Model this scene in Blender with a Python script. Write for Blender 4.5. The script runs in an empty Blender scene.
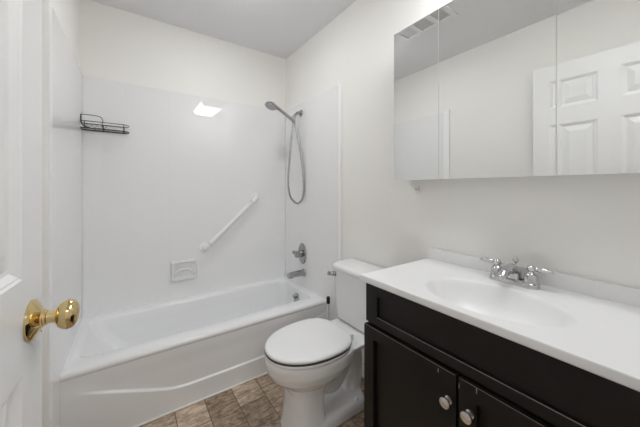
import bpy, bmesh, math, random
from mathutils import Vector, Matrix
random.seed(7)
S = bpy.context.scene
COL = S.collection
pi = math.pi

# ------------------------------------------------------------------ camera
cam_d = bpy.data.cameras.new('camera'); cam = bpy.data.objects.new('camera', cam_d); COL.objects.link(cam)
F_PX = 273.3
cam_d.sensor_fit = 'HORIZONTAL'; cam_d.sensor_width = 36.0
cam_d.lens = 36.0 * F_PX / 640.0
cam_d.shift_y = -(213.5 - 188.7) / 640.0
cam_d.clip_start = 0.02
cam.location = (0, 0, 1.2237)
cam.rotation_euler = (pi / 2, 0, -math.radians(34.668))
S.camera = cam

# ------------------------------------------------------------------ world, exposure
w = bpy.data.worlds.new('world'); S.world = w; w.use_nodes = True
w.node_tree.nodes['Background'].inputs[0].default_value = (0.95, 0.97, 1.0, 1)
w.node_tree.nodes['Background'].inputs[1].default_value = 0.0
S.view_settings.view_transform = 'Standard'; S.view_settings.look = 'None'
S.view_settings.exposure = 0.34; S.view_settings.gamma = 1.0
S.view_settings.use_curve_mapping = False
S.cycles.use_denoising = True
S.cycles.max_bounces = 12; S.cycles.diffuse_bounces = 8; S.cycles.glossy_bounces = 6
S.cycles.sample_clamp_indirect = 4.0
S.cycles.use_adaptive_sampling = False
S.cycles.caustics_refractive = False
S.cycles.caustics_reflective = False

LENS_STRENGTH = 10.5      # rectangular bathroom ceiling fixture
FILL_DOME_STRENGTH = 37.0     # added fill dome on the bathroom ceiling, not a known fixture
HALL_FILL_STRENGTH = 28.0     # added hall fill light, unseen behind the camera
BULB = (0.975, 0.99, 1.0)

# ------------------------------------------------------------------ materials
def nodes(name):
    m = bpy.data.materials.new(name); m.use_nodes = True
    nt = m.node_tree
    return m, nt, nt.nodes['Principled BSDF']

def mat(name, col, rough=0.5, metal=0.0, noise=0.0, scale=20.0, bump=0.0, bscale=200.0, coat=0.0, spec=0.5, stretch=(1, 1, 1)):
    m, nt, b = nodes(name)
    b.inputs['Roughness'].default_value = rough
    b.inputs['Metallic'].default_value = metal
    b.inputs['Coat Weight'].default_value = coat
    b.inputs['Coat Roughness'].default_value = 0.05
    b.inputs['Specular IOR Level'].default_value = spec
    b.inputs['Base Color'].default_value = (*col, 1)
    tc = nt.nodes.new('ShaderNodeTexCoord'); mp = nt.nodes.new('ShaderNodeMapping')
    mp.inputs['Scale'].default_value = stretch
    nt.links.new(tc.outputs['Object'], mp.inputs[0])
    n = nt.nodes.new('ShaderNodeTexNoise'); n.inputs['Scale'].default_value = scale; n.inputs['Detail'].default_value = 4
    nt.links.new(mp.outputs[0], n.inputs['Vector'])
    r = nt.nodes.new('ShaderNodeMapRange')
    k = max(noise, 0.004)
    r.inputs['To Min'].default_value = 1 - k; r.inputs['To Max'].default_value = 1 + k
    nt.links.new(n.outputs['Fac'], r.inputs['Value'])
    mx = nt.nodes.new('ShaderNodeMix'); mx.data_type = 'RGBA'; mx.blend_type = 'MULTIPLY'
    mx.inputs['Factor'].default_value = 1.0
    mx.inputs[6].default_value = (*col, 1)
    nt.links.new(r.outputs[0], mx.inputs[7])
    nt.links.new(mx.outputs[2], b.inputs['Base Color'])
    if bump:
        n2 = nt.nodes.new('ShaderNodeTexNoise'); n2.inputs['Scale'].default_value = bscale; n2.inputs['Detail'].default_value = 3
        nt.links.new(tc.outputs['Object'], n2.inputs['Vector'])
        bp = nt.nodes.new('ShaderNodeBump'); bp.inputs['Strength'].default_value = bump; bp.inputs['Distance'].default_value = 0.002
        nt.links.new(n2.outputs['Fac'], bp.inputs['Height']); nt.links.new(bp.outputs[0], b.inputs['Normal'])
    return m

M = {}
M['wall'] = mat('painted_wall', (0.885, 0.874, 0.845), 0.55, noise=0.01, scale=3, bump=0.05, bscale=250)
M['ceiling'] = mat('ceiling_paint', (0.80, 0.80, 0.815), 0.8, noise=0.02, scale=60, bump=0.5, bscale=110)
M['surround'] = mat('glossy_surround', (0.868, 0.868, 0.872), 0.012, noise=0.008, scale=2)
M['trim'] = mat('white_trim', (0.92, 0.92, 0.91), 0.3)
M['tub'] = mat('tub_enamel', (0.85, 0.855, 0.865), 0.12, noise=0.01, scale=4)
M['caulk'] = mat('caulk', (0.80, 0.78, 0.75), 0.6, noise=0.10, scale=60)
M['porcelain'] = mat('porcelain', (0.83, 0.83, 0.83), 0.09, noise=0.005, scale=5)
M['plastic'] = mat('white_plastic', (0.84, 0.84, 0.84), 0.22)
M['counter'] = mat('cultured_marble', (0.84, 0.84, 0.842), 0.30, noise=0.012, scale=6)
M['espresso'] = mat('espresso_wood', (0.0095, 0.0072, 0.0058), 0.42, noise=0.35, scale=14, bump=0.05, bscale=150, stretch=(1, 1, 6), spec=0.3)
M['worn'] = mat('worn_edge', (0.30, 0.27, 0.24), 0.5, noise=0.5, scale=90)
M['dark'] = mat('dark_gap', (0.008, 0.007, 0.006), 0.7)
M['chrome'] = mat('chrome', (0.60, 0.60, 0.61), 0.07, 1.0, noise=0.01)
M['chrome_dull'] = mat('dull_chrome', (0.42, 0.42, 0.43), 0.22, 1.0, noise=0.08, scale=40)
M['nickel'] = mat('brushed_nickel', (0.80, 0.79, 0.77), 0.24, 1.0, noise=0.02)
M['hose'] = mat('metal_hose', (0.42, 0.42, 0.43), 0.30, 1.0)
M['brass'] = mat('polished_brass', (0.70, 0.54, 0.27), 0.09, 1.0, noise=0.02)
M['mirror'] = mat('mirror_glass', (0.865, 0.87, 0.86), 0.0, 1.0)
M['black_wire'] = mat('black_wire', (0.02, 0.02, 0.02), 0.4)
M['black'] = mat('black_rubber', (0.008, 0.008, 0.008), 0.5)
M['door'] = mat('door_paint', (0.86, 0.86, 0.862), 0.38, noise=0.01, scale=8, bump=0.12, bscale=90)
M['vent'] = mat('vent_enamel', (0.80, 0.80, 0.80), 0.4)
M['ventdark'] = mat('duct_dark', (0.70, 0.70, 0.71), 0.7)
M['shade_and_bits'] = mat('gap_shade_and_dark_bits', (0.05, 0.05, 0.05), 0.6)  # shade painted into the toilet gaps; also dark nuts and the door nick

def emat(name, col, s):
    m, nt, b = nodes(name)
    b.inputs['Base Color'].default_value = (0.85, 0.85, 0.85, 1)
    b.inputs['Roughness'].default_value = 0.4
    b.inputs['Emission Color'].default_value = (*col, 1); b.inputs['Emission Strength'].default_value = s
    return m
M['lens'] = emat('lit_acrylic_lens', BULB, LENS_STRENGTH)
M['fill_dome_lens'] = emat('lit_fill_dome_lens', BULB, FILL_DOME_STRENGTH)
M['hall_fill_lens'] = emat('lit_hall_fill_lens', BULB, HALL_FILL_STRENGTH)

def floor_mat():
    m, nt, b = nodes('vinyl_stone_tile'); L = nt.links.new; N = nt.nodes.new
    tc = N('ShaderNodeTexCoord'); sp = N('ShaderNodeSeparateXYZ'); L(tc.outputs['Object'], sp.inputs[0])
    cb = N('ShaderNodeCombineXYZ')
    ax = N('ShaderNodeMath'); ax.operation = 'ADD'; ax.inputs[1].default_value = -1.513 + 3.0
    ay = N('ShaderNodeMath'); ay.operation = 'ADD'; ay.inputs[1].default_value = -0.503 + 1.53 + 0.153
    L(sp.outputs['Y'], ax.inputs[0]); L(sp.outputs['X'], ay.inputs[0])
    L(ax.outputs[0], cb.inputs[0]); L(ay.outputs[0], cb.inputs[1])
    br = N('ShaderNodeTexBrick'); br.inputs['Scale'].default_value = 1.0
    br.inputs['Brick Width'].default_value = 0.30; br.inputs['Row Height'].default_value = 0.153
    br.inputs['Mortar Size'].default_value = 0.0028; br.inputs['Mortar Smooth'].default_value = 0.3
    br.offset = 0.37; br.offset_frequency = 2
    br.inputs['Color1'].default_value = (0, 0, 0, 1); br.inputs['Color2'].default_value = (1, 1, 1, 1)
    br.inputs['Mortar'].default_value = (0.5, 0.5, 0.5, 1)
    L(cb.outputs[0], br.inputs['Vector'])
    mp = N('ShaderNodeMapping'); mp.inputs['Scale'].default_value = (13, 42, 1); mp.inputs['Rotation'].default_value = (0, 0, 0.35)
    L(tc.outputs['Object'], mp.inputs[0])
    n = N('ShaderNodeTexNoise'); n.inputs['Scale'].default_value = 1.0; n.inputs['Detail'].default_value = 8; n.inputs['Roughness'].default_value = 0.62
    n.inputs['Distortion'].default_value = 1.2
    L(mp.outputs[0], n.inputs['Vector'])
    n2 = N('ShaderNodeTexNoise'); n2.inputs['Scale'].default_value = 40; n2.inputs['Detail'].default_value = 6
    L(tc.outputs['Object'], n2.inputs['Vector'])
    a1 = N('ShaderNodeMath'); a1.operation = 'MULTIPLY_ADD'; a1.inputs[1].default_value = 0.75; L(n.outputs['Fac'], a1.inputs[0])
    a2 = N('ShaderNodeMath'); a2.operation = 'MULTIPLY'; a2.inputs[1].default_value = 0.25; L(n2.outputs['Fac'], a2.inputs[0]); L(a2.outputs[0], a1.inputs[2])
    bw = N('ShaderNodeMath'); bw.operation = 'MULTIPLY_ADD'; bw.inputs[1].default_value = 0.16; L(br.outputs['Color'], bw.inputs[0])
    s0 = N('ShaderNodeMath'); s0.operation = 'ADD'; s0.inputs[1].default_value = -0.08; L(a1.outputs[0], s0.inputs[0]); L(s0.outputs[0], bw.inputs[2])
    cr = N('ShaderNodeValToRGB'); e = cr.color_ramp.elements
    e[0].position = 0.33; e[0].color = (0.150, 0.102, 0.070, 1)
    e[1].position = 0.68; e[1].color = (0.72, 0.58, 0.445, 1)
    k = e.new(0.50); k.color = (0.385, 0.288, 0.208, 1)
    L(bw.outputs[0], cr.inputs[0])
    mx = N('ShaderNodeMix'); mx.data_type = 'RGBA'; L(br.outputs['Fac'], mx.inputs['Factor'])
    L(cr.outputs[0], mx.inputs[6]); mx.inputs[7].default_value = (0.12, 0.088, 0.066, 1)
    L(mx.outputs[2], b.inputs['Base Color'])
    b.inputs['Roughness'].default_value = 0.42
    bp = N('ShaderNodeBump'); bp.inputs['Strength'].default_value = 0.35; bp.inputs['Distance'].default_value = 0.002
    L(n.outputs['Fac'], bp.inputs['Height']); L(bp.outputs[0], b.inputs['Normal'])
    return m
M['floor'] = floor_mat()

# ------------------------------------------------------------------ helpers
def origin(o):
    v = Vector((0, 0, 0))
    while o is not None:
        v += o.location; o = o.parent
    return v

def obj(name, bm, m, parent=None, smooth=True, label=None, angle=40):
    """Link one bmesh (built in room coordinates) as one mesh object."""
    bmesh.ops.recalc_face_normals(bm, faces=bm.faces[:])
    me = bpy.data.meshes.new(name)
    if parent is not None:
        bmesh.ops.translate(bm, vec=-origin(parent), verts=bm.verts[:])
    bm.to_mesh(me); bm.free()
    for f in me.polygons: f.use_smooth = smooth
    if smooth: me.set_sharp_from_angle(angle=math.radians(angle))
    ms = m if isinstance(m, (list, tuple)) else [m]
    for q in ms: me.materials.append(q)
    o = bpy.data.objects.new(name, me); COL.objects.link(o)
    if smooth and len(me.polygons) < 4000:
        wn = o.modifiers.new('weighted_normal', 'WEIGHTED_NORMAL'); wn.keep_sharp = True
    o.parent = parent
    if label: o['label'] = label
    return o

def thing(name, label, cat, loc, group=None):
    o = bpy.data.objects.new(name, None); o.empty_display_size = 0.05; COL.objects.link(o)
    o.location = loc; o['label'] = label; o['category'] = cat
    if group: o['group'] = group
    return o

def struct(name, bm, m, smooth=False, label=None):
    o = obj(name, bm, m, None, smooth); o['kind'] = 'structure'
    if label: o['label'] = label
    return o

def box(bm, x0, x1, y0, y1, z0, z1, bev=0.0, seg=2):
    r = bmesh.ops.create_cube(bm, size=1.0)
    vs = r['verts']
    for v in vs:
        v.co = Vector(((x0 + x1) / 2 + v.co.x * (x1 - x0), (y0 + y1) / 2 + v.co.y * (y1 - y0), (z0 + z1) / 2 + v.co.z * (z1 - z0)))
    if bev:
        es = list({e for v in vs for e in v.link_edges})
        bmesh.ops.bevel(bm, geom=es, offset=bev, segments=seg, profile=0.5, affect='EDGES')
    return bm

def bx(*a, **k):
    return box(bmesh.new(), *a, **k)

def loft(bm, rings, cap0=True, cap1=True):
    vr = [[bm.verts.new(p) for p in r] for r in rings]
    n = len(vr[0])
    for a, b in zip(vr, vr[1:]):
        for i in range(n):
            j = (i + 1) % n
            bm.faces.new((a[i], a[j], b[j], b[i]))
    if cap0: bm.faces.new(vr[0][::-1])
    if cap1: bm.faces.new(vr[-1])
    return bm

def frame(axis):
    a = Vector(axis).normalized()
    t = Vector((0, 0, 1)) if abs(a.z) < 0.9 else Vector((1, 0, 0))
    u = a.cross(t).normalized(); v = a.cross(u).normalized()
    return a, u, v

def lathe(bm, prof, o, axis, n=28, cap=True):
    a, u, v = frame(axis); o = Vector(o)
    rings = []
    for r, h in prof:
        r = max(r, 1e-4)
        rings.append([o + a * h + (u * math.cos(2 * pi * i / n) + v * math.sin(2 * pi * i / n)) * r for i in range(n)])
    return loft(bm, rings, cap, cap)

def catmull(pts, k=8, closed=False):
    P = [Vector(p) for p in pts]; n = len(P); out = []
    rng = range(n) if closed else range(n - 1)
    for i in rng:
        p0 = P[(i - 1) % n] if closed or i > 0 else P[i] * 2 - P[i + 1]
        p1 = P[i]; p2 = P[(i + 1) % n]
        p3 = P[(i + 2) % n] if closed or i + 2 < n else p2 * 2 - p1
        for j in range(k):
            t = j / k
            out.append(0.5 * ((2 * p1) + (p2 - p0) * t + (2 * p0 - 5 * p1 + 4 * p2 - p3) * t * t + (3 * p1 - p0 - 3 * p2 + p3) * t ** 3))
    if not closed: out.append(P[-1])
    return out

def tube(bm, pts, r, n=8, closed=False, flat=1.0):
    P = [Vector(p) for p in pts]; N = len(P)
    rad = r if isinstance(r, (list, tuple)) else [r] * N
    T = []
    for i in range(N):
        a = P[(i - 1) % N] if closed or i else P[i]
        b = P[(i + 1) % N] if closed or i < N - 1 else P[i]
        T.append((b - a).normalized())
    _, u, _v = frame(T[0]); rings = []
    for i in range(N):
        u = (u - T[i] * u.dot(T[i])).normalized(); v = T[i].cross(u)
        rings.append([P[i] + (u * math.cos(2 * pi * j / n) + v * math.sin(2 * pi * j / n) * flat) * rad[i] for j in range(n)])
    if closed:
        vr = [[bm.verts.new(p) for p in q] for q in rings]
        # align last ring with first
        best = min(range(n), key=lambda s: sum((vr[-1][j].co - vr[0][(j + s) % n].co).length for j in range(n)))
        for i in range(N):
            a = vr[i]; b = vr[(i + 1) % N]; s = best if i == N - 1 else 0
            for j in range(n):
                bm.faces.new((a[j], a[(j + 1) % n], b[(j + 1 + s) % n], b[(j + s) % n]))
        return bm
    return loft(bm, rings)

def rrect(x0, x1, y0, y1, r, k=8):
    """rounded rectangle, counter-clockwise, 4*(k+1) points"""
    out = []
    rr = r if isinstance(r, (list, tuple)) else [r] * 4
    for (cx, cy, a0, q) in ((x1 - rr[0], y1 - rr[0], 0, rr[0]), (x0 + rr[1], y1 - rr[1], 90, rr[1]), (x0 + rr[2], y0 + rr[2], 180, rr[2]), (x1 - rr[3], y0 + rr[3], 270, rr[3])):
        for i in range(k + 1):
            a = math.radians(a0 + 90 * i / k)
            out.append((cx + q * math.cos(a), cy + q * math.sin(a)))
    return out

def panel_slab(bm, U, V, panels, steps, thick, mp):
    """front face split on grid lines, with panels stepped in; mp(u, v, depth) -> room point."""
    us = sorted({U[0], U[1], *[q for p in panels for q in p[:2]]})
    vs = sorted({V[0], V[1], *[q for p in panels for q in p[2:]]})
    vert = {}
    def vt(u, v, d):
        k = (round(u, 5), round(v, 5), round(d, 5))
        if k not in vert: vert[k] = bm.verts.new(mp(u, v, d))
        return vert[k]
    for i in range(len(us) - 1):
        for j in range(len(vs) - 1):
            cu, cv = (us[i] + us[i + 1]) / 2, (vs[j] + vs[j + 1]) / 2
            if any(p[0] < cu < p[1] and p[2] < cv < p[3] for p in panels): continue
            bm.faces.new((vt(us[i], vs[j], 0), vt(us[i + 1], vs[j], 0), vt(us[i + 1], vs[j + 1], 0), vt(us[i], vs[j + 1], 0)))
    for p in panels:
        pu = sorted({q for q in us if p[0] <= q <= p[1]}); pv = sorted({q for q in vs if p[2] <= q <= p[3]})
        def ring(ins, d):
            a, b, c, e = p[0] + ins, p[1] - ins, p[2] + ins, p[3] - ins
            su = [a + (b - a) * (q - p[0]) / (p[1] - p[0]) for q in pu]; sv = [c + (e - c) * (q - p[2]) / (p[3] - p[2]) for q in pv]
            return [vt(q, c, d) for q in su[:-1]] + [vt(b, q, d) for q in sv[:-1]] + [vt(q, e, d) for q in su[:0:-1]] + [vt(a, q, d) for q in sv[:0:-1]]
        prev = ring(0, 0)
        for ins, d in steps:
            cur = ring(ins, d); n = len(cur)
            for i in range(n): bm.faces.new((prev[i], prev[(i + 1) % n], cur[(i + 1) % n], cur[i]))
            prev = cur
        bm.faces.new(prev)
    # sides and back
    edge = [vt(q, V[0], 0) for q in us[:-1]] + [vt(U[1], q, 0) for q in vs[:-1]] + [vt(q, V[1], 0) for q in us[:0:-1]] + [vt(U[0], q, 0) for q in vs[:0:-1]]
    bk = [(q, V[0]) for q in us[:-1]] + [(U[1], q) for q in vs[:-1]] + [(q, V[1]) for q in us[:0:-1]] + [(U[0], q) for q in vs[:0:-1]]
    back = [bm.verts.new(mp(a, b, thick)) for a, b in bk]
    n = len(edge)
    for i in range(n): bm.faces.new((edge[(i + 1) % n], edge[i], back[i], back[(i + 1) % n]))
    bm.faces.new(back)
    return bm

def fused(name, bm, m, parent, voxel=0.006, smooth=6, label=None):
    """join overlapping closed shapes into one continuous skin"""
    bmesh.ops.recalc_face_normals(bm, faces=bm.faces[:])
    me = bpy.data.meshes.new(name + '_raw'); bm.to_mesh(me); bm.free()
    t = bpy.data.objects.new(name + '_raw', me); COL.objects.link(t)
    r = t.modifiers.new('r', 'REMESH'); r.mode = 'VOXEL'; r.voxel_size = voxel
    s = t.modifiers.new('s', 'SMOOTH'); s.factor = 0.5; s.iterations = smooth
    dg = bpy.context.evaluated_depsgraph_get()
    ev = t.evaluated_get(dg)
    m2 = bpy.data.meshes.new_from_object(ev)
    bpy.data.objects.remove(t, do_unlink=True); bpy.data.meshes.remove(me)
    b2 = bmesh.new(); b2.from_mesh(m2); bpy.data.meshes.remove(m2)
    return obj(name, b2, m, parent, True, label, angle=80)

# ------------------------------------------------------------------ room numbers (metres)
XR, XL, YB, ZC = 1.251, -0.282, 2.399, 2.4956      # painted walls, ceiling
XRS, XLS, YBS = 1.238, -0.267, 2.387               # tub surround faces
YF = -0.01                                         # inner face of the doorway wall
YSL, YSR = 1.525, 1.550                            # front edges of the surround, left and right
ZS = 1.979                                         # top of the surround
YT = 1.695                                         # tub apron
# ------------------------------------------------------------------ shell
struct('floor', bx(XL - 0.1, XR + 0.1, -2.2, YB + 0.1, -0.06, 0), M['floor'])
struct('ceiling', bx(XL - 0.1, XR + 0.1, -0.13, YB + 0.1, ZC, ZC + 0.08), M['ceiling'])
struct('wall_right', bx(XR, XR + 0.1, -0.13, YB + 0.1, 0, ZC), M['wall'])
struct('wall_left', bx(XL - 0.1, XL, -0.13, YB + 0.1, 0, ZC), M['wall'])
struct('wall_back', bx(XL, XR, YB, YB + 0.1, 0, ZC), M['wall'])
DX0, DX1, DH = -0.205, 0.545, 2.10
b = bmesh.new()
box(b, XL, DX0, -0.13, YF, 0, ZC); box(b, DX1, XR, -0.13, YF, 0, ZC); box(b, DX0, DX1, -0.13, YF, DH, ZC)
struct('wall_front', b, M['wall'])
b = bmesh.new()
for x0, x1, z0, z1 in ((DX1 - 0.01, DX1 + 0.055, 0, DH + 0.055), (DX0 - 0.055, DX1 - 0.01, DH - 0.005, DH + 0.055), (DX0 - 0.055, DX0 + 0.006, 0, DH - 0.005)):
    box(b, x0, x1, YF, YF + 0.012, z0, z1, 0.004)
struct('trim_1', b, M['trim'])
# hall behind the camera
b = bmesh.new()
box(b, XL - 0.6, XL - 0.5, -2.2, -0.13, 0, ZC); box(b, XR + 0.1, XR + 0.2, -2.2, -0.13, 0, ZC)
box(b, XL - 0.6, XR + 0.2, -2.3, -2.2, 0, ZC)
struct('wall_hall', b, M['wall'])
struct('ceiling_hall', bx(XL - 0.6, XR + 0.2, -2.3, -0.13, ZC, ZC + 0.08), M['ceiling'])
b = bmesh.new()
struct('baseboard_right', bx(XR - 0.012, XR, 0.84, YSR - 0.024, 0, 0.085, bev=0.004), M['trim'])
struct('baseboard_left', bx(XL, XL + 0.012, 0.02, YSL - 0.060, 0, 0.085, bev=0.004), M['trim'])

# ------------------------------------------------------------------ tub surround panels (glossy sheets lifted onto the walls)
def panel_mesh(x0, x1, y0, y1, z0, z1):
    return bx(x0, x1, y0, y1, z0, z1, bev=0.003)
TH = 0.373     # tub rim height
t = thing('surround_panel', 'wide glossy white surround sheet on the long wall above the bathtub', 'wall panel', ((XLS + XRS) / 2, YBS, TH))
b = panel_mesh(XLS, XRS, YBS, YB - 0.0005, TH - 0.005, ZS)
obj('sheet', b, M['surround'], t)
b = bmesh.new()
for sx in (-0.035, 0.24):
    box(b, sx - 0.002, sx + 0.002, YBS - 0.0012, YBS, TH + 0.01, ZS - 0.02, 0.0005)
obj('seam', b, M['surround'], t)
t = thing('surround_panel', 'glossy white surround sheet on the left end wall behind the door', 'wall panel', (XLS, 1.96, 0))
b = bmesh.new(); box(b, XL + 0.0005, XLS, YSL, YBS, 0, ZS, 0.003)
obj('sheet', b, M['surround'], t)
obj('edge_trim', bx(XL + 0.0005, XLS + 0.006, YSL - 0.058, YSL, 0, ZS + 0.01, bev=0.003), M['trim'], t)
t = thing('surround_panel', 'glossy white surround sheet on the faucet wall beside the toilet', 'wall panel', (XRS, 1.96, 0))
b = bmesh.new(); box(b, XRS, XR - 0.0005, YSR, YBS, 0, ZS, 0.003)
obj('sheet', b, M['surround'], t)
obj('edge_trim', bx(XRS - 0.005, XR - 0.0005, YSR - 0.022, YSR, 0, ZS + 0.008, bev=0.003), M['trim'], t)

# ------------------------------------------------------------------ bathtub
def sstep(a, b_, x):
    q = max(0, min(1, (x - a) / (b_ - a))); return q * q * (3 - 2 * q)
tub = thing('bathtub', 'white alcove bathtub with a raised curved line along its apron', 'bathtub', (0.483, 2.04, 0))
X0, X1, Y0, Y1 = XLS + 0.0003, XRS - 0.0003, YT - 0.004, YBS - 0.0003
b = bmesh.new()
K = 10
def rr(x0, x1, y0, y1, r, z): return [Vector((x, y, z)) for x, y in rrect(x0, x1, y0, y1, r, K)]
rings = [
    rr(X0, X1, Y0 + 0.008, Y1, 0.002, TH - 0.034),
    rr(X0, X1, Y0 + 0.003, Y1, 0.002, TH - 0.026),
    rr(X0, X1, Y0 + 0.001, Y1, 0.002, TH - 0.018),
    rr(X0, X1, Y0 + 0.004, Y1, 0.002, TH - 0.007),
    rr(X0, X1, Y0 + 0.014, Y1, 0.002, TH - 0.001),
    rr(X0 + 0.015, X1 - 0.015, Y0 + 0.04, Y1 - 0.025, 0.04, TH + 0.001),
    rr(X0 + 0.036, X1 - 0.050, 1.800, 2.312, 0.060, TH),
    rr(X0 + 0.046, X1 - 0.057, 1.812, 2.303, 0.062, TH - 0.005),
    rr(X0 + 0.053, X1 - 0.061, 1.822, 2.296, 0.065, TH - 0.018),
    rr(X0 + 0.085, X1 - 0.068, 1.832, 2.288, 0.07, TH - 0.08),
    rr(X0 + 0.160, X1 - 0.080, 1.845, 2.274, 0.07, 0.20),
    rr(X0 + 0.245, X1 - 0.095, 1.862, 2.258, 0.08, 0.105),
    rr(X0 + 0.290, X1 - 0.120, 1.890, 2.235, 0.09, 0.075),
    rr(X0 + 0.360, X1 - 0.170, 1.930, 2.200, 0.09, 0.066),
]
loft(b, rings, cap0=False, cap1=True)
# apron, a fine grid: above the line it sits back, below it stands proud
nx, nz = 150, 150
def ramp(q): return 0.5 * (q + math.sqrt(q * q + 0.0025))
def zl(x): return 0.112 + 0.37 * ramp(0.205 - x) + 0.37 * ramp(x - 0.775)
def fade(x): return sstep(-0.22, -0.10, x) * 1.0
gv = []
for i in range(nx + 1):
    x = X0 + (X1 - X0) * i / nx; col = []
    for j in range(nz + 1):
        z = (TH - 0.034) * j / nz
        k = sstep(zl(x) - 0.002, zl(x) + 0.006, z) * fade(x)
        y = Y0 + 0.002 + 0.011 * k + (0.006 - 0.011 * k) * sstep(TH - 0.14, TH - 0.05, z)
        col.append(b.verts.new((x, y, z)))
    gv.append(col)
for i in range(nx):
    for j in range(nz):
        b.faces.new((gv[i][j], gv[i + 1][j], gv[i + 1][j + 1], gv[i][j + 1]))
obj('basin', b, M['tub'], tub, angle=60)
b = bmesh.new()
lathe(b, [(0.043, 0), (0.043, 0.004), (0.036, 0.011), (0.014, 0.014), (0.001, 0.014)], (1.170, 2.04, 0.285), (-1, 0, 0.12), 24)
lev = obj('overflow_plate', b, M['chrome_dull'], tub)
obj('trip_lever', tube(bmesh.new(), [(1.160, 2.04, 0.288), (1.142, 2.035, 0.300), (1.132, 2.03, 0.318)], [0.010, 0.009, 0.011], 10), M['chrome_dull'], lev)
obj('drain', lathe(bmesh.new(), [(0.03, 0), (0.03, 0.004), (0.02, 0.006), (0.001, 0.006)], (0.95, 2.06, 0.066), (0, 0, 1), 20), M['chrome_dull'], tub)
b = bx(X0 + 0.002, X1 - 0.002, Y0 - 0.007, Y0 + 0.006, 0.0005, 0.007, bev=0.003)
struct('trim_2', b, M['caulk'])

# tub spout
t = thing('tub_spout', 'dull chrome tub spout below the round shower valve', 'faucet', (XRS, 2.035, 0.498))
b = bmesh.new()
pts = [(XRS - 0.001, 2.035, 0.494), (XRS - 0.03, 2.035, 0.495), (XRS - 0.10, 2.035, 0.495), (XRS - 0.132, 2.035, 0.494), (XRS - 0.150, 2.035, 0.491), (XRS - 0.156, 2.035, 0.490)]
tube(b, catmull(pts, 5), [0.028 - 0.004 * min(1, i / 20) - (0.007 if i > 23 else 0) for i in range(26)], 20)
lathe(b, [(0.019, 0), (0.019, 0.02), (0.016, 0.021)], (XRS - 0.132, 2.035, 0.490), (0, 0, -1), 18)
obj('spout_body', b, M['chrome_dull'], t)
obj('wall_ring', lathe(bmesh.new(), [(0.034, 0), (0.034, 0.006), (0.029, 0.012)], (XRS - 0.0005, 2.035, 0.494), (-1, 0, 0), 24), M['chrome_dull'], t)
# valve
vy, vz = 2.060, 0.655
t = thing('shower_valve', 'chrome shower valve with oval plate and lever handle above the tub spout', 'valve', (XRS, vy, vz))
b = bmesh.new()
rings = []
for k, h in ((1.0, 0.0005), (1.0, 0.004), (0.93, 0.009), (0.80, 0.012), (0.3, 0.014)):
    rings.append([Vector((XRS - h, vy + 0.066 * k * math.cos(2 * pi * i / 36), vz + 0.092 * k * math.sin(2 * pi * i / 36))) for i in range(36)])
loft(b, rings)
obj('escutcheon', b, M['chrome_dull'], t)
b = lathe(bmesh.new(), [(0.030, 0.012), (0.030, 0.03), (0.024, 0.034), (0.024, 0.05), (0.030, 0.054), (0.030, 0.066), (0.020, 0.072), (0.001, 0.073)], (XRS, vy, vz), (-1, 0, 0), 24)
h_ = obj('handle', b, M['chrome_dull'], t)
obj('lever', tube(bmesh.new(), [(XRS - 0.06, vy, vz), (XRS - 0.064, vy + 0.02, vz + 0.008), (XRS - 0.066, vy + 0.045, vz + 0.012)], [0.013, 0.012, 0.014], 12), M['chrome_dull'], h_)

# shower arm and handheld shower
fy, fz = 2.086, 1.893
t = thing('shower_holder', 'chrome shower arm and bracket reaching from the faucet wall', 'shower arm', (XRS, fy, fz))
obj('wall_flange', lathe(bmesh.new(), [(0.030, 0.0005), (0.030, 0.005), (0.022, 0.012), (0.012, 0.015)], (XRS, fy, fz), (-1, 0, 0), 24), M['chrome_dull'], t)
obj('arm', tube(bmesh.new(), catmull([(XRS - 0.004, fy, fz), (XRS - 0.028, fy, fz), (XRS - 0.052, fy, fz - 0.02), (1.165, fy, 1.845)], 6), 0.0125, 12), M['chrome_dull'], t)
obj('bracket', lathe(bmesh.new(), [(0.012, 0), (0.018, 0.004), (0.018, 0.034), (0.013, 0.042)], (1.172, fy, 1.853), (-0.55, 0, -0.84), 18), M['chrome'], t)
HD = Vector((0.95, fy, 1.905)); BR = Vector((1.150, fy - 0.004, 1.818))
t = thing('hand_shower', 'handheld chrome shower head with a long looped metal hose', 'shower head', HD)
nrm = Vector((-0.34, -0.10, -0.93)).normalized()
b = lathe(bmesh.new(), [(0.010, -0.034), (0.026, -0.028), (0.045, -0.014), (0.051, -0.003), (0.051, 0.003), (0.046, 0.007)], HD, nrm, 30)
hd = obj('head', b, M['chrome_dull'], t)
b = bmesh.new()
lathe(b, [(0.045, 0.0055), (0.045, 0.0095), (0.001, 0.0105)], HD, nrm, 28)
for k, (nn, rr_) in enumerate(((6, 0.014), (11, 0.026), (16, 0.037))):
    a, u, v = frame(nrm)
    for i in range(nn):
        q = HD + a * 0.009 + (u * math.cos(2 * pi * i / nn) + v * math.sin(2 * pi * i / nn)) * rr_
        lathe(b, [(0.0025, 0), (0.0018, 0.003)], q, nrm, 6)
obj('spray_face', b, M['hose'], hd)
b = tube(bmesh.new(), catmull([HD + Vector((0.012, 0, 0.012)), HD + Vector((0.06, 0, -0.005)), HD + Vector((0.13, -0.002, -0.045)), BR, BR + Vector((0.008, 0, -0.022))], 5),
         [0.020, 0.019, 0.018, 0.017, 0.016, 0.015, 0.0145, 0.014, 0.0135, 0.0135, 0.0135, 0.014, 0.0145, 0.015, 0.0155, 0.0155, 0.0155, 0.015, 0.0145, 0.013, 0.012], 16)
obj('handle', b, M['chrome_dull'], t)
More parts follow.
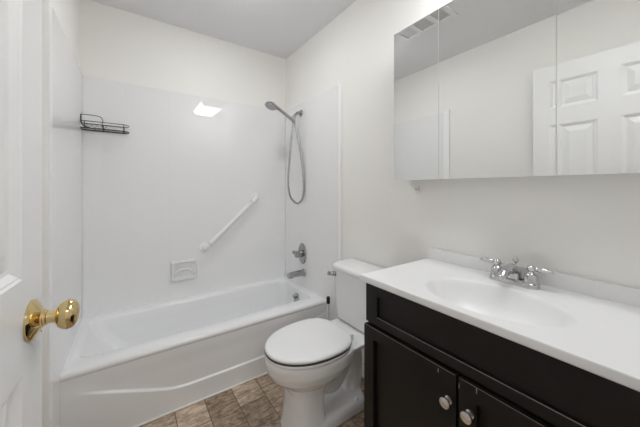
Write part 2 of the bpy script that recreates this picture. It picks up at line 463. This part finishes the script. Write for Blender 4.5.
hp = catmull([BR + Vector((0.008, 0, -0.018)), (1.152, fy, 1.75), (1.132, fy, 1.55), (1.108, fy - 0.005, 1.30), (1.122, fy - 0.01, 1.165), (1.168, fy - 0.012, 1.106), (1.197, fy - 0.04, 1.104), (1.220, fy - 0.065, 1.165), (1.222, fy - 0.07, 1.30), (1.210, fy - 0.035, 1.55), (1.186, fy, 1.75), (1.170, fy, 1.838)], 14)
obj('hose', tube(bmesh.new(), hp, [0.0084 + 0.0007 * math.sin(i * 1.6) for i in range(len(hp))], 10), M['hose'], t)

# ------------------------------------------------------------------ grab bar
G0, G1 = Vector((0.497, YBS, 0.742)), Vector((0.925, YBS, 1.140))
dirv = (G1 - G0).normalized(); off = Vector((0, -0.045, 0))
t = thing('grab_bar', 'white grab bar mounted at a slant on the long wall of the shower', 'grab bar', (G0 + G1) / 2)
obj('bar', tube(bmesh.new(), [G0 + off + dirv * 0.03, G1 + off - dirv * 0.03], 0.0205, 18), M['plastic'], t)
for P, sg in ((G0, 1), (G1, -1)):
    b = lathe(bmesh.new(), [(0.042, 0.0005), (0.042, 0.006), (0.036, 0.012), (0.022, 0.018)], P, (0, -1, 0), 26)
    tube(b, catmull([P + Vector((0, -0.010, 0)), P + Vector((0, -0.030, 0)) + dirv * sg * 0.006, P + off + dirv * sg * 0.045], 5), [0.027, 0.027, 0.026, 0.026, 0.025, 0.025, 0.024, 0.023, 0.022, 0.021, 0.020], 18)
    e_ = obj('end_mount', b, M['plastic'], t)
    obj('collar', tube(bmesh.new(), [P + off + dirv * sg * 0.044, P + off + dirv * sg * 0.050], 0.0225, 18), M['nickel'], e_, label='thin metal collar ring')

# ------------------------------------------------------------------ soap dish
sx, sz = 0.344, 0.585
t = thing('soap_dish', 'square white soap dish fixed to the wall left below the grab bar', 'soap dish', (sx, YBS, sz))
b = bmesh.new()
def ringxz(hw, hh, r, y): return [Vector((sx + x, y, sz + z)) for x, z in rrect(-hw, hw, -hh, hh, r, 5)]
loft(b, [ringxz(0.092, 0.078, 0.012, YBS - 0.0005), ringxz(0.092, 0.078, 0.012, YBS - 0.020), ringxz(0.086, 0.072, 0.012, YBS - 0.030), ringxz(0.076, 0.062, 0.014, YBS - 0.031),
         ringxz(0.071, 0.057, 0.014, YBS - 0.014), ringxz(0.066, 0.052, 0.014, YBS - 0.008)])
obj('tray', b, M['porcelain'], t)
b = tube(bmesh.new(), catmull([(sx - 0.062, YBS - 0.010, sz - 0.03), (sx - 0.04, YBS - 0.017, sz - 0.004), (sx, YBS - 0.021, sz + 0.008), (sx + 0.04, YBS - 0.017, sz - 0.004), (sx + 0.062, YBS - 0.010, sz - 0.03)], 8), 0.008, 10)
obj('grip_rail', b, M['porcelain'], t)
b = bmesh.new()
loft(b, [[Vector((sx + x, YBS - 0.012 - dy, sz - 0.052 + z)) for x, z in rrect(-0.07, 0.07, -0.008, 0.008, 0.006, 4)] for dy in (0, 0.014, 0.022)])
obj('lip', b, M['porcelain'], t)

# ------------------------------------------------------------------ wire basket
bx0, bx1, by0, by1 = -0.264, -0.012, 2.285, YBS - 0.006
t = thing('shower_basket', 'black wire shower basket hung in the corner above the tub', 'basket', (-0.14, 2.335, 1.60))
def loop(z, r, inset=0.0):
    pts = [Vector((x, y, z)) for x, y in rrect(bx0 + inset, bx1 - inset, by0 + inset, by1 - inset, [0.035, 0.015, 0.015, 0.035], 6)]
    return tube(bmesh.new(), pts, r, 7, closed=True)
obj('top_rail', loop(1.658, 0.0024), M['black_wire'], t)
obj('bottom_rail', loop(1.614, 0.0031), M['black_wire'], t)
b = bmesh.new()
for i in range(5):
    x = bx0 + 0.02 + i * 0.05
    tube(b, [(x, by0, 1.614), (x, by1, 1.614)], 0.0016, 6)
for y in (by0 + 0.03, by0 + 0.062):
    tube(b, [(bx0, y, 1.613), (bx1, y, 1.613)], 0.0016, 6)
obj('floor_grid', b, M['black_wire'], t)
for (x, y) in ((bx0 + 0.02, by0), (-0.155, by0), (-0.04, by0), (-0.155, by1), (-0.04, by1)):
    obj('upright', tube(bmesh.new(), [(x, y, 1.614), (x, y, 1.658)], 0.0024, 6), M['black_wire'], t)
b = bmesh.new()
zz = [(bx0 + 0.02 + 0.0125 * i, by0, 1.616 + (0.018 if i % 2 else 0)) for i in range(10)]
tube(b, zz, 0.0016, 6)
obj('zigzag_wire', b, M['black_wire'], t)
b = tube(bmesh.new(), catmull([(bx0 + 0.045, by0 + 0.01, 1.616), (bx0 + 0.012, by0 + 0.02, 1.632), (bx0, by0 + 0.028, 1.66), (bx0 - 0.002, by0 + 0.03, 1.704)], 5), 0.0034, 7)
obj('hook_arm', b, M['black_wire'], t)
b = tube(bmesh.new(), catmull([(bx0 - 0.002, by0 + 0.03, 1.702), (bx0 + 0.05, by0 + 0.02, 1.702), (bx0 + 0.10, by0 + 0.006, 1.692), (-0.150, by0, 1.660)], 6), 0.0022, 7)
obj('hanger_wire', b, M['black_wire'], t)

# ------------------------------------------------------------------ toilet
TY = 1.224
toi = thing('toilet', 'white two-piece toilet with closed lid between bathtub and dark vanity', 'toilet', (0.9, TY, 0))
def egg(xf, xb, hw, z, n=48, sq=2.0, back=0.55, cxk=0.58):
    """egg outline: front tip xf, back xb, half-width hw; squarer towards the back"""
    cx = xf + (xb - xf) * cxk; out = []
    for i in range(n):
        a = 2 * pi * i / n; c_, s_ = math.cos(a), math.sin(a)
        e = 2 / (sq if c_ < 0 else sq + back * 2)
        rx = (cx - xf) if c_ < 0 else (xb - cx)
        out.append(Vector((cx + rx * math.copysign(abs(c_) ** e, c_), TY + hw * math.copysign(abs(s_) ** e, s_), z)))
    return out
b = bmesh.new()
# bowl and front column
loft(b, [egg(0.632, 0.835, 0.122, 0.0, sq=2.8, back=1.2), egg(0.640, 0.825, 0.116, 0.03, sq=2.8, back=1.2), egg(0.650, 0.815, 0.107, 0.12, sq=2.7, back=1.2), egg(0.652, 0.820, 0.105, 0.20, sq=2.6, back=1.0),
         egg(0.638, 0.850, 0.116, 0.240, sq=2.3), egg(0.596, 0.910, 0.146, 0.270), egg(0.560, 0.960, 0.170, 0.300), egg(0.542, 0.990, 0.184, 0.335), egg(0.535, 1.000, 0.189, 0.375), egg(0.537, 0.998, 0.187, 0.396)])
# deck that carries the tank
dk = []
for z, hw0, hw1, x0, x1 in ((0.250, 0.03, 0.03, 0.86, 0.95), (0.300, 0.10, 0.06, 0.84, 1.05), (0.345, 0.145, 0.11, 0.84, 1.17), (0.372, 0.165, 0.150, 0.85, 1.205), (0.394, 0.170, 0.158, 0.85, 1.210)):
    dk.append([Vector((x, TY + y, z)) for x, y in ((x0, -hw0), (min(1.06, x1 - 0.02), -hw1), (x1, -hw1), (x1, hw1), (min(1.06, x1 - 0.02), hw1), (x0, hw0))])
loft(b, dk)
# foot flange
ft = []
for z, k in ((0.0, 0.120), (0.040, 0.118), (0.056, 0.110), (0.062, 0.094)):
    ft.append([Vector((x, TY + y, z)) for x, y in rrect(0.66, 1.115 - (0.120 - k), -k, k, min(0.085, k - 0.01), 6)])
loft(b, ft)
# trapway
tube(b, catmull([(0.76, TY, 0.23), (0.86, TY, 0.165), (0.930, TY, 0.150), (0.985, TY, 0.210), (1.020, TY, 0.285), (1.060, TY, 0.290), (1.085, TY, 0.215), (1.075, TY, 0.04)], 6), [0.058] * 7 + [0.052] * 36, 20, flat=1.05)
fused('bowl', b, M['porcelain'], toi, 0.005, 3)
for sg in (-1, 1):
    obj('bolt_cap', lathe(bmesh.new(), [(0.015, 0), (0.015, 0.008), (0.011, 0.017), (0.001, 0.020)], (1.020, TY + sg * 0.094, 0.060), (0, 0, 1), 16), M['plastic'], toi)
# seat and lid
def eggr(xf, xb, hw, zs): return [egg(xf + i, xb - i * 0.6, hw - i, z, sq=2.05, back=0.45, n=64) for i, z in zs]
b = loft(bmesh.new(), eggr(0.536, 0.975, 0.191, ((0.006, 0.397), (0.001, 0.400), (0.0, 0.406), (0.001, 0.4115), (0.004, 0.4125))))
obj('seat', b, M['plastic'], toi, angle=60)
b = loft(bmesh.new(), eggr(0.5375, 0.975, 0.1895, ((0.0, 0.4127), (0.0, 0.4188))))
obj('seat_gap_shade', b, M['shade_and_bits'], toi, label='dark layer standing for the shade between seat and lid')  # dark filler painted as the shade in the gap below the lid
b = loft(bmesh.new(), eggr(0.538, 0.985, 0.189, ((0.006, 0.4185), (0.001, 0.421), (0.0, 0.428), (0.003, 0.434), (0.010, 0.438), (0.03, 0.4405), (0.08, 0.442))))
obj('lid', b, M['plastic'], toi, angle=60)
for sg in (-1, 1):
    b = bx(0.970, 1.008, TY + sg * 0.075 - 0.022, TY + sg * 0.075 + 0.022, 0.394, 0.428, bev=0.008, seg=3)
    obj('hinge', b, M['plastic'], toi)
# tank
TX1 = 1.2365
def tring(x0, hw, r, z, bow=0.012):
    out = []
    for x, y in rrect(x0, TX1, -hw, hw, [0.012, 0.012, r, r] and [0.012, r, r, 0.012], 7):
        if x < x0 + 0.08: x -= bow * (1 - (y / hw) ** 2) * (1 - (x - x0) / 0.08)
        out.append(Vector((x, TY + y, z)))
    return out
b = loft(bmesh.new(), [tring(1.100, 0.160, 0.035, 0.400), tring(1.092, 0.168, 0.035, 0.402), tring(1.087, 0.172, 0.035, 0.412), tring(1.080, 0.176, 0.035, 0.50), tring(1.073, 0.180, 0.035, 0.60), tring(1.068, 0.183, 0.035, 0.712)])
obj('tank', b, M['porcelain'], toi, angle=50)
b = loft(bmesh.new(), [tring(1.066, 0.184, 0.035, 0.7145), tring(1.056, 0.191, 0.05, 0.7155), tring(1.052, 0.194, 0.055, 0.722), tring(1.051, 0.195, 0.055, 0.735), tring(1.056, 0.191, 0.055, 0.746), tring(1.068, 0.183, 0.05, 0.751), tring(1.085, 0.178, 0.04, 0.752)])
obj('tank_lid', b, M['porcelain'], toi, angle=50)
b = loft(bmesh.new(), [tring(1.100, 0.160, 0.035, 0.3925), tring(1.100, 0.160, 0.035, 0.3998)])
obj('tank_gap_shade', b, M['shade_and_bits'], toi, label='dark layer standing for the shaded gap under the tank')  # dark sheet painted as the shade in the gap below the tank
b = loft(bmesh.new(), [tring(1.069, 0.182, 0.035, 0.7122), tring(1.069, 0.182, 0.035, 0.7143)])
obj('lid_gap_shade', b, M['shade_and_bits'], toi, label='dark line standing for the shade under the tank lid')  # dark strip painted as shade where the lid meets the tank
b = lathe(bmesh.new(), [(0.020, 0), (0.020, 0.008), (0.014, 0.014), (0.014, 0.024)], (1.075, TY + 0.152, 0.684), (-1, 0.45, 0), 18)
lv = obj('flush_lever', b, M['chrome_dull'], toi)
obj('lever_arm', tube(bmesh.new(), [(1.056, TY + 0.160, 0.684), (1.046, TY + 0.164, 0.685), (1.036, TY + 0.167, 0.687), (1.026, TY + 0.169, 0.690)], [0.014, 0.012, 0.011, 0.013], 12), M['chrome_dull'], lv)

for sg in (-1, 1):
    b = lathe(bmesh.new(), [(0.006, 0.3735), (0.006, 0.352), (0.014, 0.350), (0.016, 0.337), (0.005, 0.334), (0.001, 0.330)], (1.175, TY + sg * 0.130, 0), (0, 0, 1), 12)
    obj('tank_bolt', b, M['shade_and_bits'], toi, label='dark wing nut under the tank deck')

# toilet brush between tub and toilet
t = thing('toilet_brush', 'white toilet brush handle with a black tip standing between tub and toilet', 'brush', (1.172, 1.59, 0))
obj('handle', tube(bmesh.new(), [(1.172, 1.59, 0.12), (1.172, 1.59, 0.402)], 0.0085, 14), M['plastic'], t)
obj('grip', lathe(bmesh.new(), [(0.0115, 0.395), (0.0125, 0.40), (0.0135, 0.425), (0.014, 0.436), (0.010, 0.444), (0.001, 0.445)], (1.172, 1.59, 0), (0, 0, 1), 16), M['black'], t, label='black rubber tip')
obj('holder', lathe(bmesh.new(), [(0.048, 0.0), (0.050, 0.004), (0.043, 0.13), (0.040, 0.13), (0.045, 0.01), (0.001, 0.008)], (1.172, 1.59, 0), (0, 0, 1), 24), M['plastic'], t)

# ------------------------------------------------------------------ vanity
VX, VY0, VY1 = 0.803, 0.012, 0.812       # face frame plane, ends
CZ = 0.8486
van = thing('vanity_cabinet', 'dark espresso bathroom vanity with two shaker doors', 'cabinet', (1.0, 0.37, 0))
b = bmesh.new()
box(b, VX, XR - 0.001, VY0, VY0 + 0.016, 0, CZ); box(b, VX, XR - 0.001, VY1 - 0.016, VY1, 0, CZ)       # sides
box(b, VX + 0.001, XR - 0.002, VY0 + 0.016, VY1 - 0.016, 0.085, 0.101); box(b, XR - 0.012, XR - 0.002, VY0 + 0.016, VY1 - 0.016, 0.101, CZ)
box(b, VX + 0.05, VX + 0.066, VY0 + 0.016, VY1 - 0.016, 0, 0.085)                                       # toe board
box(b, VX + 0.0005, VX + 0.018, VY0 + 0.016, VY1 - 0.016, 0.66, 0.70); box(b, VX + 0.0005, VX + 0.018, 0.41, 0.445, 0.101, 0.66)
obj('carcass', b, M['espresso'], van, smooth=False)
def face_map(x): return lambda u, v, d: Vector((x + d, u, v))
sh = ((0.0006, 0.0112), (0.004, 0.0114))
b = panel_slab(bmesh.new(), (VY0 + 0.001, VY1 - 0.001), (0.689, CZ - 0.001), [(VY0 + 0.060, 0.752, 0.7195, 0.7995)], sh, 0.0120, face_map(0.790))
df = obj('false_drawer', b, M['espresso'], van, smooth=False)
obj('worn_edge', bx(0.7895, 0.7915, VY0 + 0.061, 0.751, 0.7187, 0.7201), M['worn'], df, smooth=False, label='pale worn edge of the drawer recess')
for y0, y1, ky in ((0.432, 0.8135, 0.454), (0.033, 0.4235, 0.391)):
    b = panel_slab(bmesh.new(), (y0, y1), (0.10, 0.6763), [(y0 + 0.055, y1 - 0.050, 0.155, 0.630)], ((0.0006, 0.0150), (0.004, 0.0152)), 0.0200, face_map(0.782))
    d_ = obj('door', b, M['espresso'], van, smooth=False)
    kb = lathe(bmesh.new(), [(0.0115, 0), (0.0115, 0.002), (0.0065, 0.004), (0.006, 0.012), (0.010, 0.015), (0.0158, 0.018), (0.0165, 0.021), (0.0150, 0.0245), (0.008, 0.0265), (0.001, 0.027)], (0.782, ky, 0.592), (-1, 0, 0), 24)
    obj('knob', kb, M['nickel'], d_, label='round satin metal knob')
    b = bx(0.7817, 0.7823, y0 + 0.003, y1 - 0.003, 0.6755, 0.6765)
    obj('worn_edge', b, M['worn'], d_, smooth=False, label='pale worn top edge of the door')
    chips = ((0.3735, 0.660, 0.6735), (0.4222, 0.645, 0.660)) if ky < 0.43 else ((0.4875, 0.656, 0.668),)
    for yc, za, zb in chips:
        obj('paint_chip', bx(0.7814, 0.7822, yc - 0.0012, yc + 0.0012, za, zb), M['worn'], d_, smooth=False, label='small pale chip in the dark finish')
# countertop with integral oval basin
top = thing('countertop', 'white countertop with integral oval sink basin and backsplash', 'countertop', (0.97, 0.37, CZ))
CX0, CX1, CY0, CY1, CT = 0.768, XR - 0.001, -0.004, 0.8255, 0.8753
SX, SY, AX, AY = 0.947, 0.414, 0.141, 0.203
b = bmesh.new(); n = 96
def outer(ins, z):
    out = []
    for i in range(n):
        a = 2 * pi * i / n; c_, s_ = math.cos(a), math.sin(a)
        x0, x1, y0, y1 = CX0 + ins, CX1, CY0 + ins, CY1 - ins
        k = min(((x1 - SX) if c_ > 0 else (SX - x0)) / max(abs(c_), 1e-9), ((y1 - SY) if s_ > 0 else (SY - y0)) / max(abs(s_), 1e-9))
        out.append([SX + c_ * k, SY + s_ * k, z])
    for (cx, cy) in ((x0, y0), (x0, y1), (x1, y0), (x1, y1)):     # snap the nearest ring vertex into each corner
        j = min(range(n), key=lambda q: (out[q][0] - cx) ** 2 + (out[q][1] - cy) ** 2)
        out[j][0], out[j][1] = cx, cy
    return [Vector(p) for p in out]
def ell(k, z, kx=None): return [Vector((SX + AX * (kx or k) * math.cos(2 * pi * i / n), SY + AY * k * math.sin(2 * pi * i / n), z)) for i in range(n)]
prof = [(1.07, CT, None), (1.035, CT - 0.0010, None), (1.008, CT - 0.0045, None), (0.982, CT - 0.012, None), (0.95, CT - 0.024, None), (0.90, CT - 0.043, None), (0.82, CT - 0.066, None), (0.70, CT - 0.087, None), (0.52, CT - 0.103, None), (0.3, CT - 0.112, None), (0.13, CT - 0.115, None)]
loft(b, [outer(0.004, CZ), outer(0, CZ + 0.004), outer(0, CT - 0.006), outer(0.0018, CT - 0.0018), outer(0.006, CT)] + [ell(k, z) for k, z, _ in prof], cap0=False)
obj('basin_slab', b, M['counter'], top, angle=35)
b = bmesh.new()
box(b, XR - 0.021, CX1, CY0, CY1, CT - 0.002, CT + 0.051, 0.004, 3)
obj('backsplash', b, M['counter'], top)
obj('drain', lathe(bmesh.new(), [(0.024, 0.0), (0.024, 0.002), (0.018, 0.004), (0.001, 0.004)], (SX, SY, CT - 0.1145), (0, 0, 1), 24), M['chrome'], top)

# faucet
FX, FY = 1.163, 0.424
fc = thing('sink_faucet', 'chrome two-handle faucet with lever handles behind the sink basin', 'faucet', (FX, FY, CT))
b = bmesh.new()
loft(b, [[Vector((FX + x, FY + y, z)) for x, y in rrect(-0.027 + i, 0.027 - i, -0.078 + i, 0.078 - i, 0.020, 6)] for i, z in ((0.0, CT), (0.0, CT + 0.010), (0.003, CT + 0.016), (0.008, CT + 0.019), (0.014, CT + 0.020))])
obj('base_plate', b, M['chrome'], fc, angle=50)
for sg in (1, -1):
    o_ = (FX, FY + sg * 0.054, CT + 0.017)
    b = lathe(bmesh.new(), [(0.0235, 0), (0.0215, 0.012), (0.0205, 0.026), (0.0155, 0.032), (0.010, 0.036), (0.009, 0.040), (0.0125, 0.044), (0.0135, 0.050), (0.011, 0.056), (0.005, 0.060), (0.001, 0.061)], o_, (0, 0, 1), 24)
    hb = obj('handle', b, M['chrome'], fc)
    q = Vector((FX, FY + sg * 0.054, CT + 0.067)); dv = Vector((-0.10 if sg > 0 else 0.05, sg, -0.03)).normalized()
    L_ = [0.0, 0.010, 0.017, 0.025, 0.037, 0.047, 0.055, 0.060, 0.063]
    R_ = [0.0065, 0.006, 0.0075, 0.0100, 0.0105, 0.0085, 0.0065, 0.0055, 0.002]
    obj('lever', tube(bmesh.new(), [q + dv * l for l in L_], R_, 12), M['chrome'], hb)
b = tube(bmesh.new(), catmull([(FX + 0.004, FY, CT + 0.010), (FX + 0.002, FY, CT + 0.040), (FX - 0.020, FY, CT + 0.058), (FX - 0.060, FY, CT + 0.056), (FX - 0.092, FY, CT + 0.040), (FX - 0.098, FY, CT + 0.030)], 6),
         [0.0235] * 7 + [0.022, 0.021, 0.020, 0.019, 0.0185, 0.018, 0.0175, 0.017, 0.0165, 0.016, 0.0155, 0.015, 0.0145, 0.014, 0.0138, 0.0135, 0.013, 0.0128, 0.0125, 0.0125, 0.0125, 0.012, 0.012, 0.012], 18)
obj('spout', b, M['chrome'], fc, angle=60)
b = lathe(bmesh.new(), [(0.004, 0.0), (0.0038, 0.052), (0.0085, 0.056), (0.0100, 0.064), (0.007, 0.072), (0.001, 0.074)], (FX + 0.019, FY, CT + 0.019), (0, 0, 1), 16)
obj('lift_rod', b, M['chrome'], fc)

# ------------------------------------------------------------------ mirrored medicine cabinet
MX, MZ0, MZ1 = 1.136, 1.267, 2.032
PY = (0.960, 0.707, 0.294, 0.041)
mc = thing('medicine_cabinet', 'wide mirrored medicine cabinet with three frameless doors above the sink', 'cabinet', (1.2, 0.5, MZ0))
obj('cabinet_body', bx(MX + 0.022, XR - 0.0005, PY[3] + 0.004, PY[0] - 0.004, MZ0 + 0.006, MZ1 - 0.004), M['vent'], mc, smooth=False)
for i, tilt in enumerate((0.004, 0.0, 0.018)):
    y1, y0 = PY[i] - 0.0008, PY[i + 1] + 0.0008
    piv = y1
    def mp(u, v, d, piv=piv, tilt=tilt):
        return Vector((MX + d + (u - piv) * tilt, u, v))
    bw = 0.007
    vs = {}
    b = bmesh.new()
    # bevelled mirror glass: thin sheet whose rim slopes back
    def rg(ins, d): return [mp(y0 + ins, MZ0 + ins, d), mp(y1 - ins, MZ0 + ins, d), mp(y1 - ins, MZ1 - ins, d), mp(y0 + ins, MZ1 - ins, d)]
    loft(b, [rg(0, 0.020), rg(0, 0.0)])
    d_ = obj('mirror_door', b, [M['mirror'], M['trim']], mc, smooth=False)
    for f in d_.data.polygons:
        if abs(f.normal.x) < 0.5: f.material_index = 1

# small hook on the wall
t = thing('wall_hook', 'tiny shiny hook stuck on the wall under the mirror', 'hook', (XR, 0.89, 1.22))
obj('hook_plate', bx(XR - 0.004, XR - 0.0002, 0.886, 0.904, 1.208, 1.236, bev=0.0018), M['nickel'], t)
obj('hook_prong', tube(bmesh.new(), catmull([(XR - 0.003, 0.895, 1.226), (XR - 0.013, 0.895, 1.216), (XR - 0.018, 0.895, 1.222), (XR - 0.018, 0.895, 1.230)], 5), 0.0035, 8), M['nickel'], t)

# ------------------------------------------------------------------ entry door, swung open along the left wall
ang = math.radians(3.5)
DW, DT = 0.690, 0.035
E_ = Vector((-0.1445, 0.757))                  # latch edge, room-side face
along = Vector((math.sin(-ang) * -1, math.cos(ang))).normalized()   # hinge -> latch
H_ = E_ - along * DW
inn = Vector((along.y, -along.x))             # face normal, into the room
def dmap(u, v, d):
    p = H_ + along * u - inn * d
    return Vector((p.x, p.y, v))
steps = ((0.004, 0.003), (0.006, 0.003), (0.016, 0.0105), (0.024, 0.0115), (0.026, 0.0100), (0.054, 0.003), (0.056, 0.003))
cols = ((0.110, 0.302), (0.403, 0.595)); rows = ((0.24, 0.908), (1.070, 1.668), (1.785, 1.975))
b = panel_slab(bmesh.new(), (0, DW), (0.012, 2.085), [(*c_, *r_) for c_ in cols for r_ in rows], steps, DT, dmap)
door = obj('door_1', b, M['door'], None, True, angle=12); door['kind'] = 'structure'
door['label'] = 'white six-panel door standing open at left with brass knob'
KU, KZ = DW - 0.057, 0.987
kp = dmap(KU, KZ, 0); ax = Vector((inn.x, inn.y, 0))
rose = obj('door_knob', lathe(bmesh.new(), [(0.012, 0.0345), (0.0190, 0.0365), (0.0235, 0.0405), (0.0262, 0.0460), (0.0270, 0.0515), (0.0258, 0.0570), (0.0222, 0.0615), (0.0165, 0.0645), (0.009, 0.0662), (0.001, 0.0667)], kp, ax, 36), M['brass'], door, label='polished brass knob')
obj('rose', lathe(bmesh.new(), [(0.036, 0.0), (0.036, 0.003), (0.033, 0.006), (0.022, 0.012), (0.0155, 0.015), (0.0155, 0.017), (0.0135, 0.018)], kp, ax, 36), M['brass'], rose)
obj('neck', lathe(bmesh.new(), [(0.0135, 0.016), (0.0135, 0.021), (0.0112, 0.022), (0.0112, 0.030), (0.0118, 0.0355)], kp, ax, 30), M['brass'], rose)
for z in (0.25, 1.05, 1.85):
    p = dmap(-0.001, z, 0.006)
    obj('hinge', lathe(bmesh.new(), [(0.006, -0.045), (0.006, 0.045)], p, (0, 0, 1), 12), M['brass'], door)
q = dmap(DW - 0.006, 0.945, 0)
obj('chip', lathe(bmesh.new(), [(0.0022, 0), (0.0018, 0.0006)], q, ax, 8), M['shade_and_bits'], door, label='small dark nick near the latch edge')

# ------------------------------------------------------------------ ceiling register
t = thing('ceiling_register', 'white louvred vent grille set in the ceiling', 'vent', (0.415, 1.29, ZC))
rx0, rx1, ry0, ry1 = 0.315, 0.515, 1.06, 1.515
b = bmesh.new()
for a in ((rx0, rx1, ry0, ry0 + 0.035), (rx0, rx1, ry1 - 0.035, ry1), (rx0, rx0 + 0.03, ry0 + 0.035, ry1 - 0.035), (rx1 - 0.03, rx1, ry0 + 0.035, ry1 - 0.035)):
    box(b, *a, ZC - 0.008, ZC - 0.0002)
for y in (1.195, 1.335):
    box(b, rx0 + 0.03, rx1 - 0.03, y, y + 0.035, ZC - 0.008, ZC - 0.0002)
obj('frame', b, M['vent'], t, smooth=False)
obj('duct_backing', bx(rx0 + 0.012, rx1 - 0.012, ry0 + 0.012, ry1 - 0.012, ZC - 0.0022, ZC - 0.0004), M['ventdark'], t)
for k in range(7):
    x = rx0 + 0.042 + k * 0.0193
    b = bmesh.new()
    rings = [[Vector((x + dx, y, ZC - 0.0025 + dz)) for dx, dz in ((-0.006, 0.0), (-0.005, 0.0), (0.006, -0.0045), (0.005, -0.0045))] for y in (ry0 + 0.036, ry1 - 0.036)]
    loft(b, rings); obj('slat', b, M['vent'], t, smooth=False)

# ------------------------------------------------------------------ ceiling light
LX0, LX1, LY0, LY1 = 0.82, 1.14, 0.03, 0.64
t = thing('ceiling_light', 'rectangular white wraparound light fixture on the ceiling near the mirror wall', 'light', ((LX0 + LX1) / 2, (LY0 + LY1) / 2, ZC))
b = bmesh.new()
prof = [(LX0, ZC - 0.025), (LX0 + 0.008, ZC - 0.055), (LX0 + 0.035, ZC - 0.075), (LX0 + 0.09, ZC - 0.084), (LX1 - 0.09, ZC - 0.084), (LX1 - 0.035, ZC - 0.075), (LX1 - 0.008, ZC - 0.055), (LX1, ZC - 0.025)]
loft(b, [[Vector((x, y, z)) for x, z in prof] for y in (LY0 + 0.014, LY1 - 0.014)])
obj('lens', b, M['lens'], t, smooth=False)
obj('housing', bx(LX0 - 0.003, LX1 + 0.003, LY0, LY1, ZC - 0.026, ZC - 0.0003, bev=0.003), M['trim'], t)
for y in (LY0, LY1 - 0.014):
    b = loft(bmesh.new(), [[Vector((x, q, z)) for x, z in [(LX0 - 0.004, ZC - 0.024), (LX0 + 0.006, ZC - 0.058), (LX0 + 0.033, ZC - 0.079), (LX0 + 0.09, ZC - 0.088), (LX1 - 0.09, ZC - 0.088), (LX1 - 0.033, ZC - 0.079), (LX1 - 0.006, ZC - 0.058), (LX1 + 0.004, ZC - 0.024)]] for q in (y, y + 0.014)])
    obj('end_cap', b, M['trim'], t, smooth=False)

t = thing('ceiling_light', 'added unseen fill dome on the ceiling in front of the bathtub', 'light', (0.53, 1.62, ZC))  # dome added to fill the room with light, kept out of view
obj('dome', lathe(bmesh.new(), [(0.100, 0.022), (0.097, 0.034), (0.080, 0.046), (0.05, 0.053), (0.001, 0.055)], (0.53, 1.62, ZC), (0, 0, -1), 36), M['fill_dome_lens'], t)
obj('pan', lathe(bmesh.new(), [(0.107, 0.0003), (0.107, 0.028), (0.1005, 0.028), (0.1005, 0.022)], (0.53, 1.62, ZC), (0, 0, -1), 36), M['trim'], t)

# hall lamp added as fill, unseen behind the camera
t = thing('hall_fill_light', 'added unseen fill dome on the hall ceiling outside the doorway', 'light', (0.2, -1.1, ZC))
obj('dome', lathe(bmesh.new(), [(0.19, 0.02), (0.185, 0.045), (0.15, 0.075), (0.09, 0.09), (0.001, 0.095)], (0.2, -1.1, ZC), (0, 0, -1), 36), M['hall_fill_lens'], t)
obj('pan', lathe(bmesh.new(), [(0.20, 0.0003), (0.20, 0.022), (0.19, 0.022)], (0.2, -1.1, ZC), (0, 0, -1), 36), M['trim'], t)
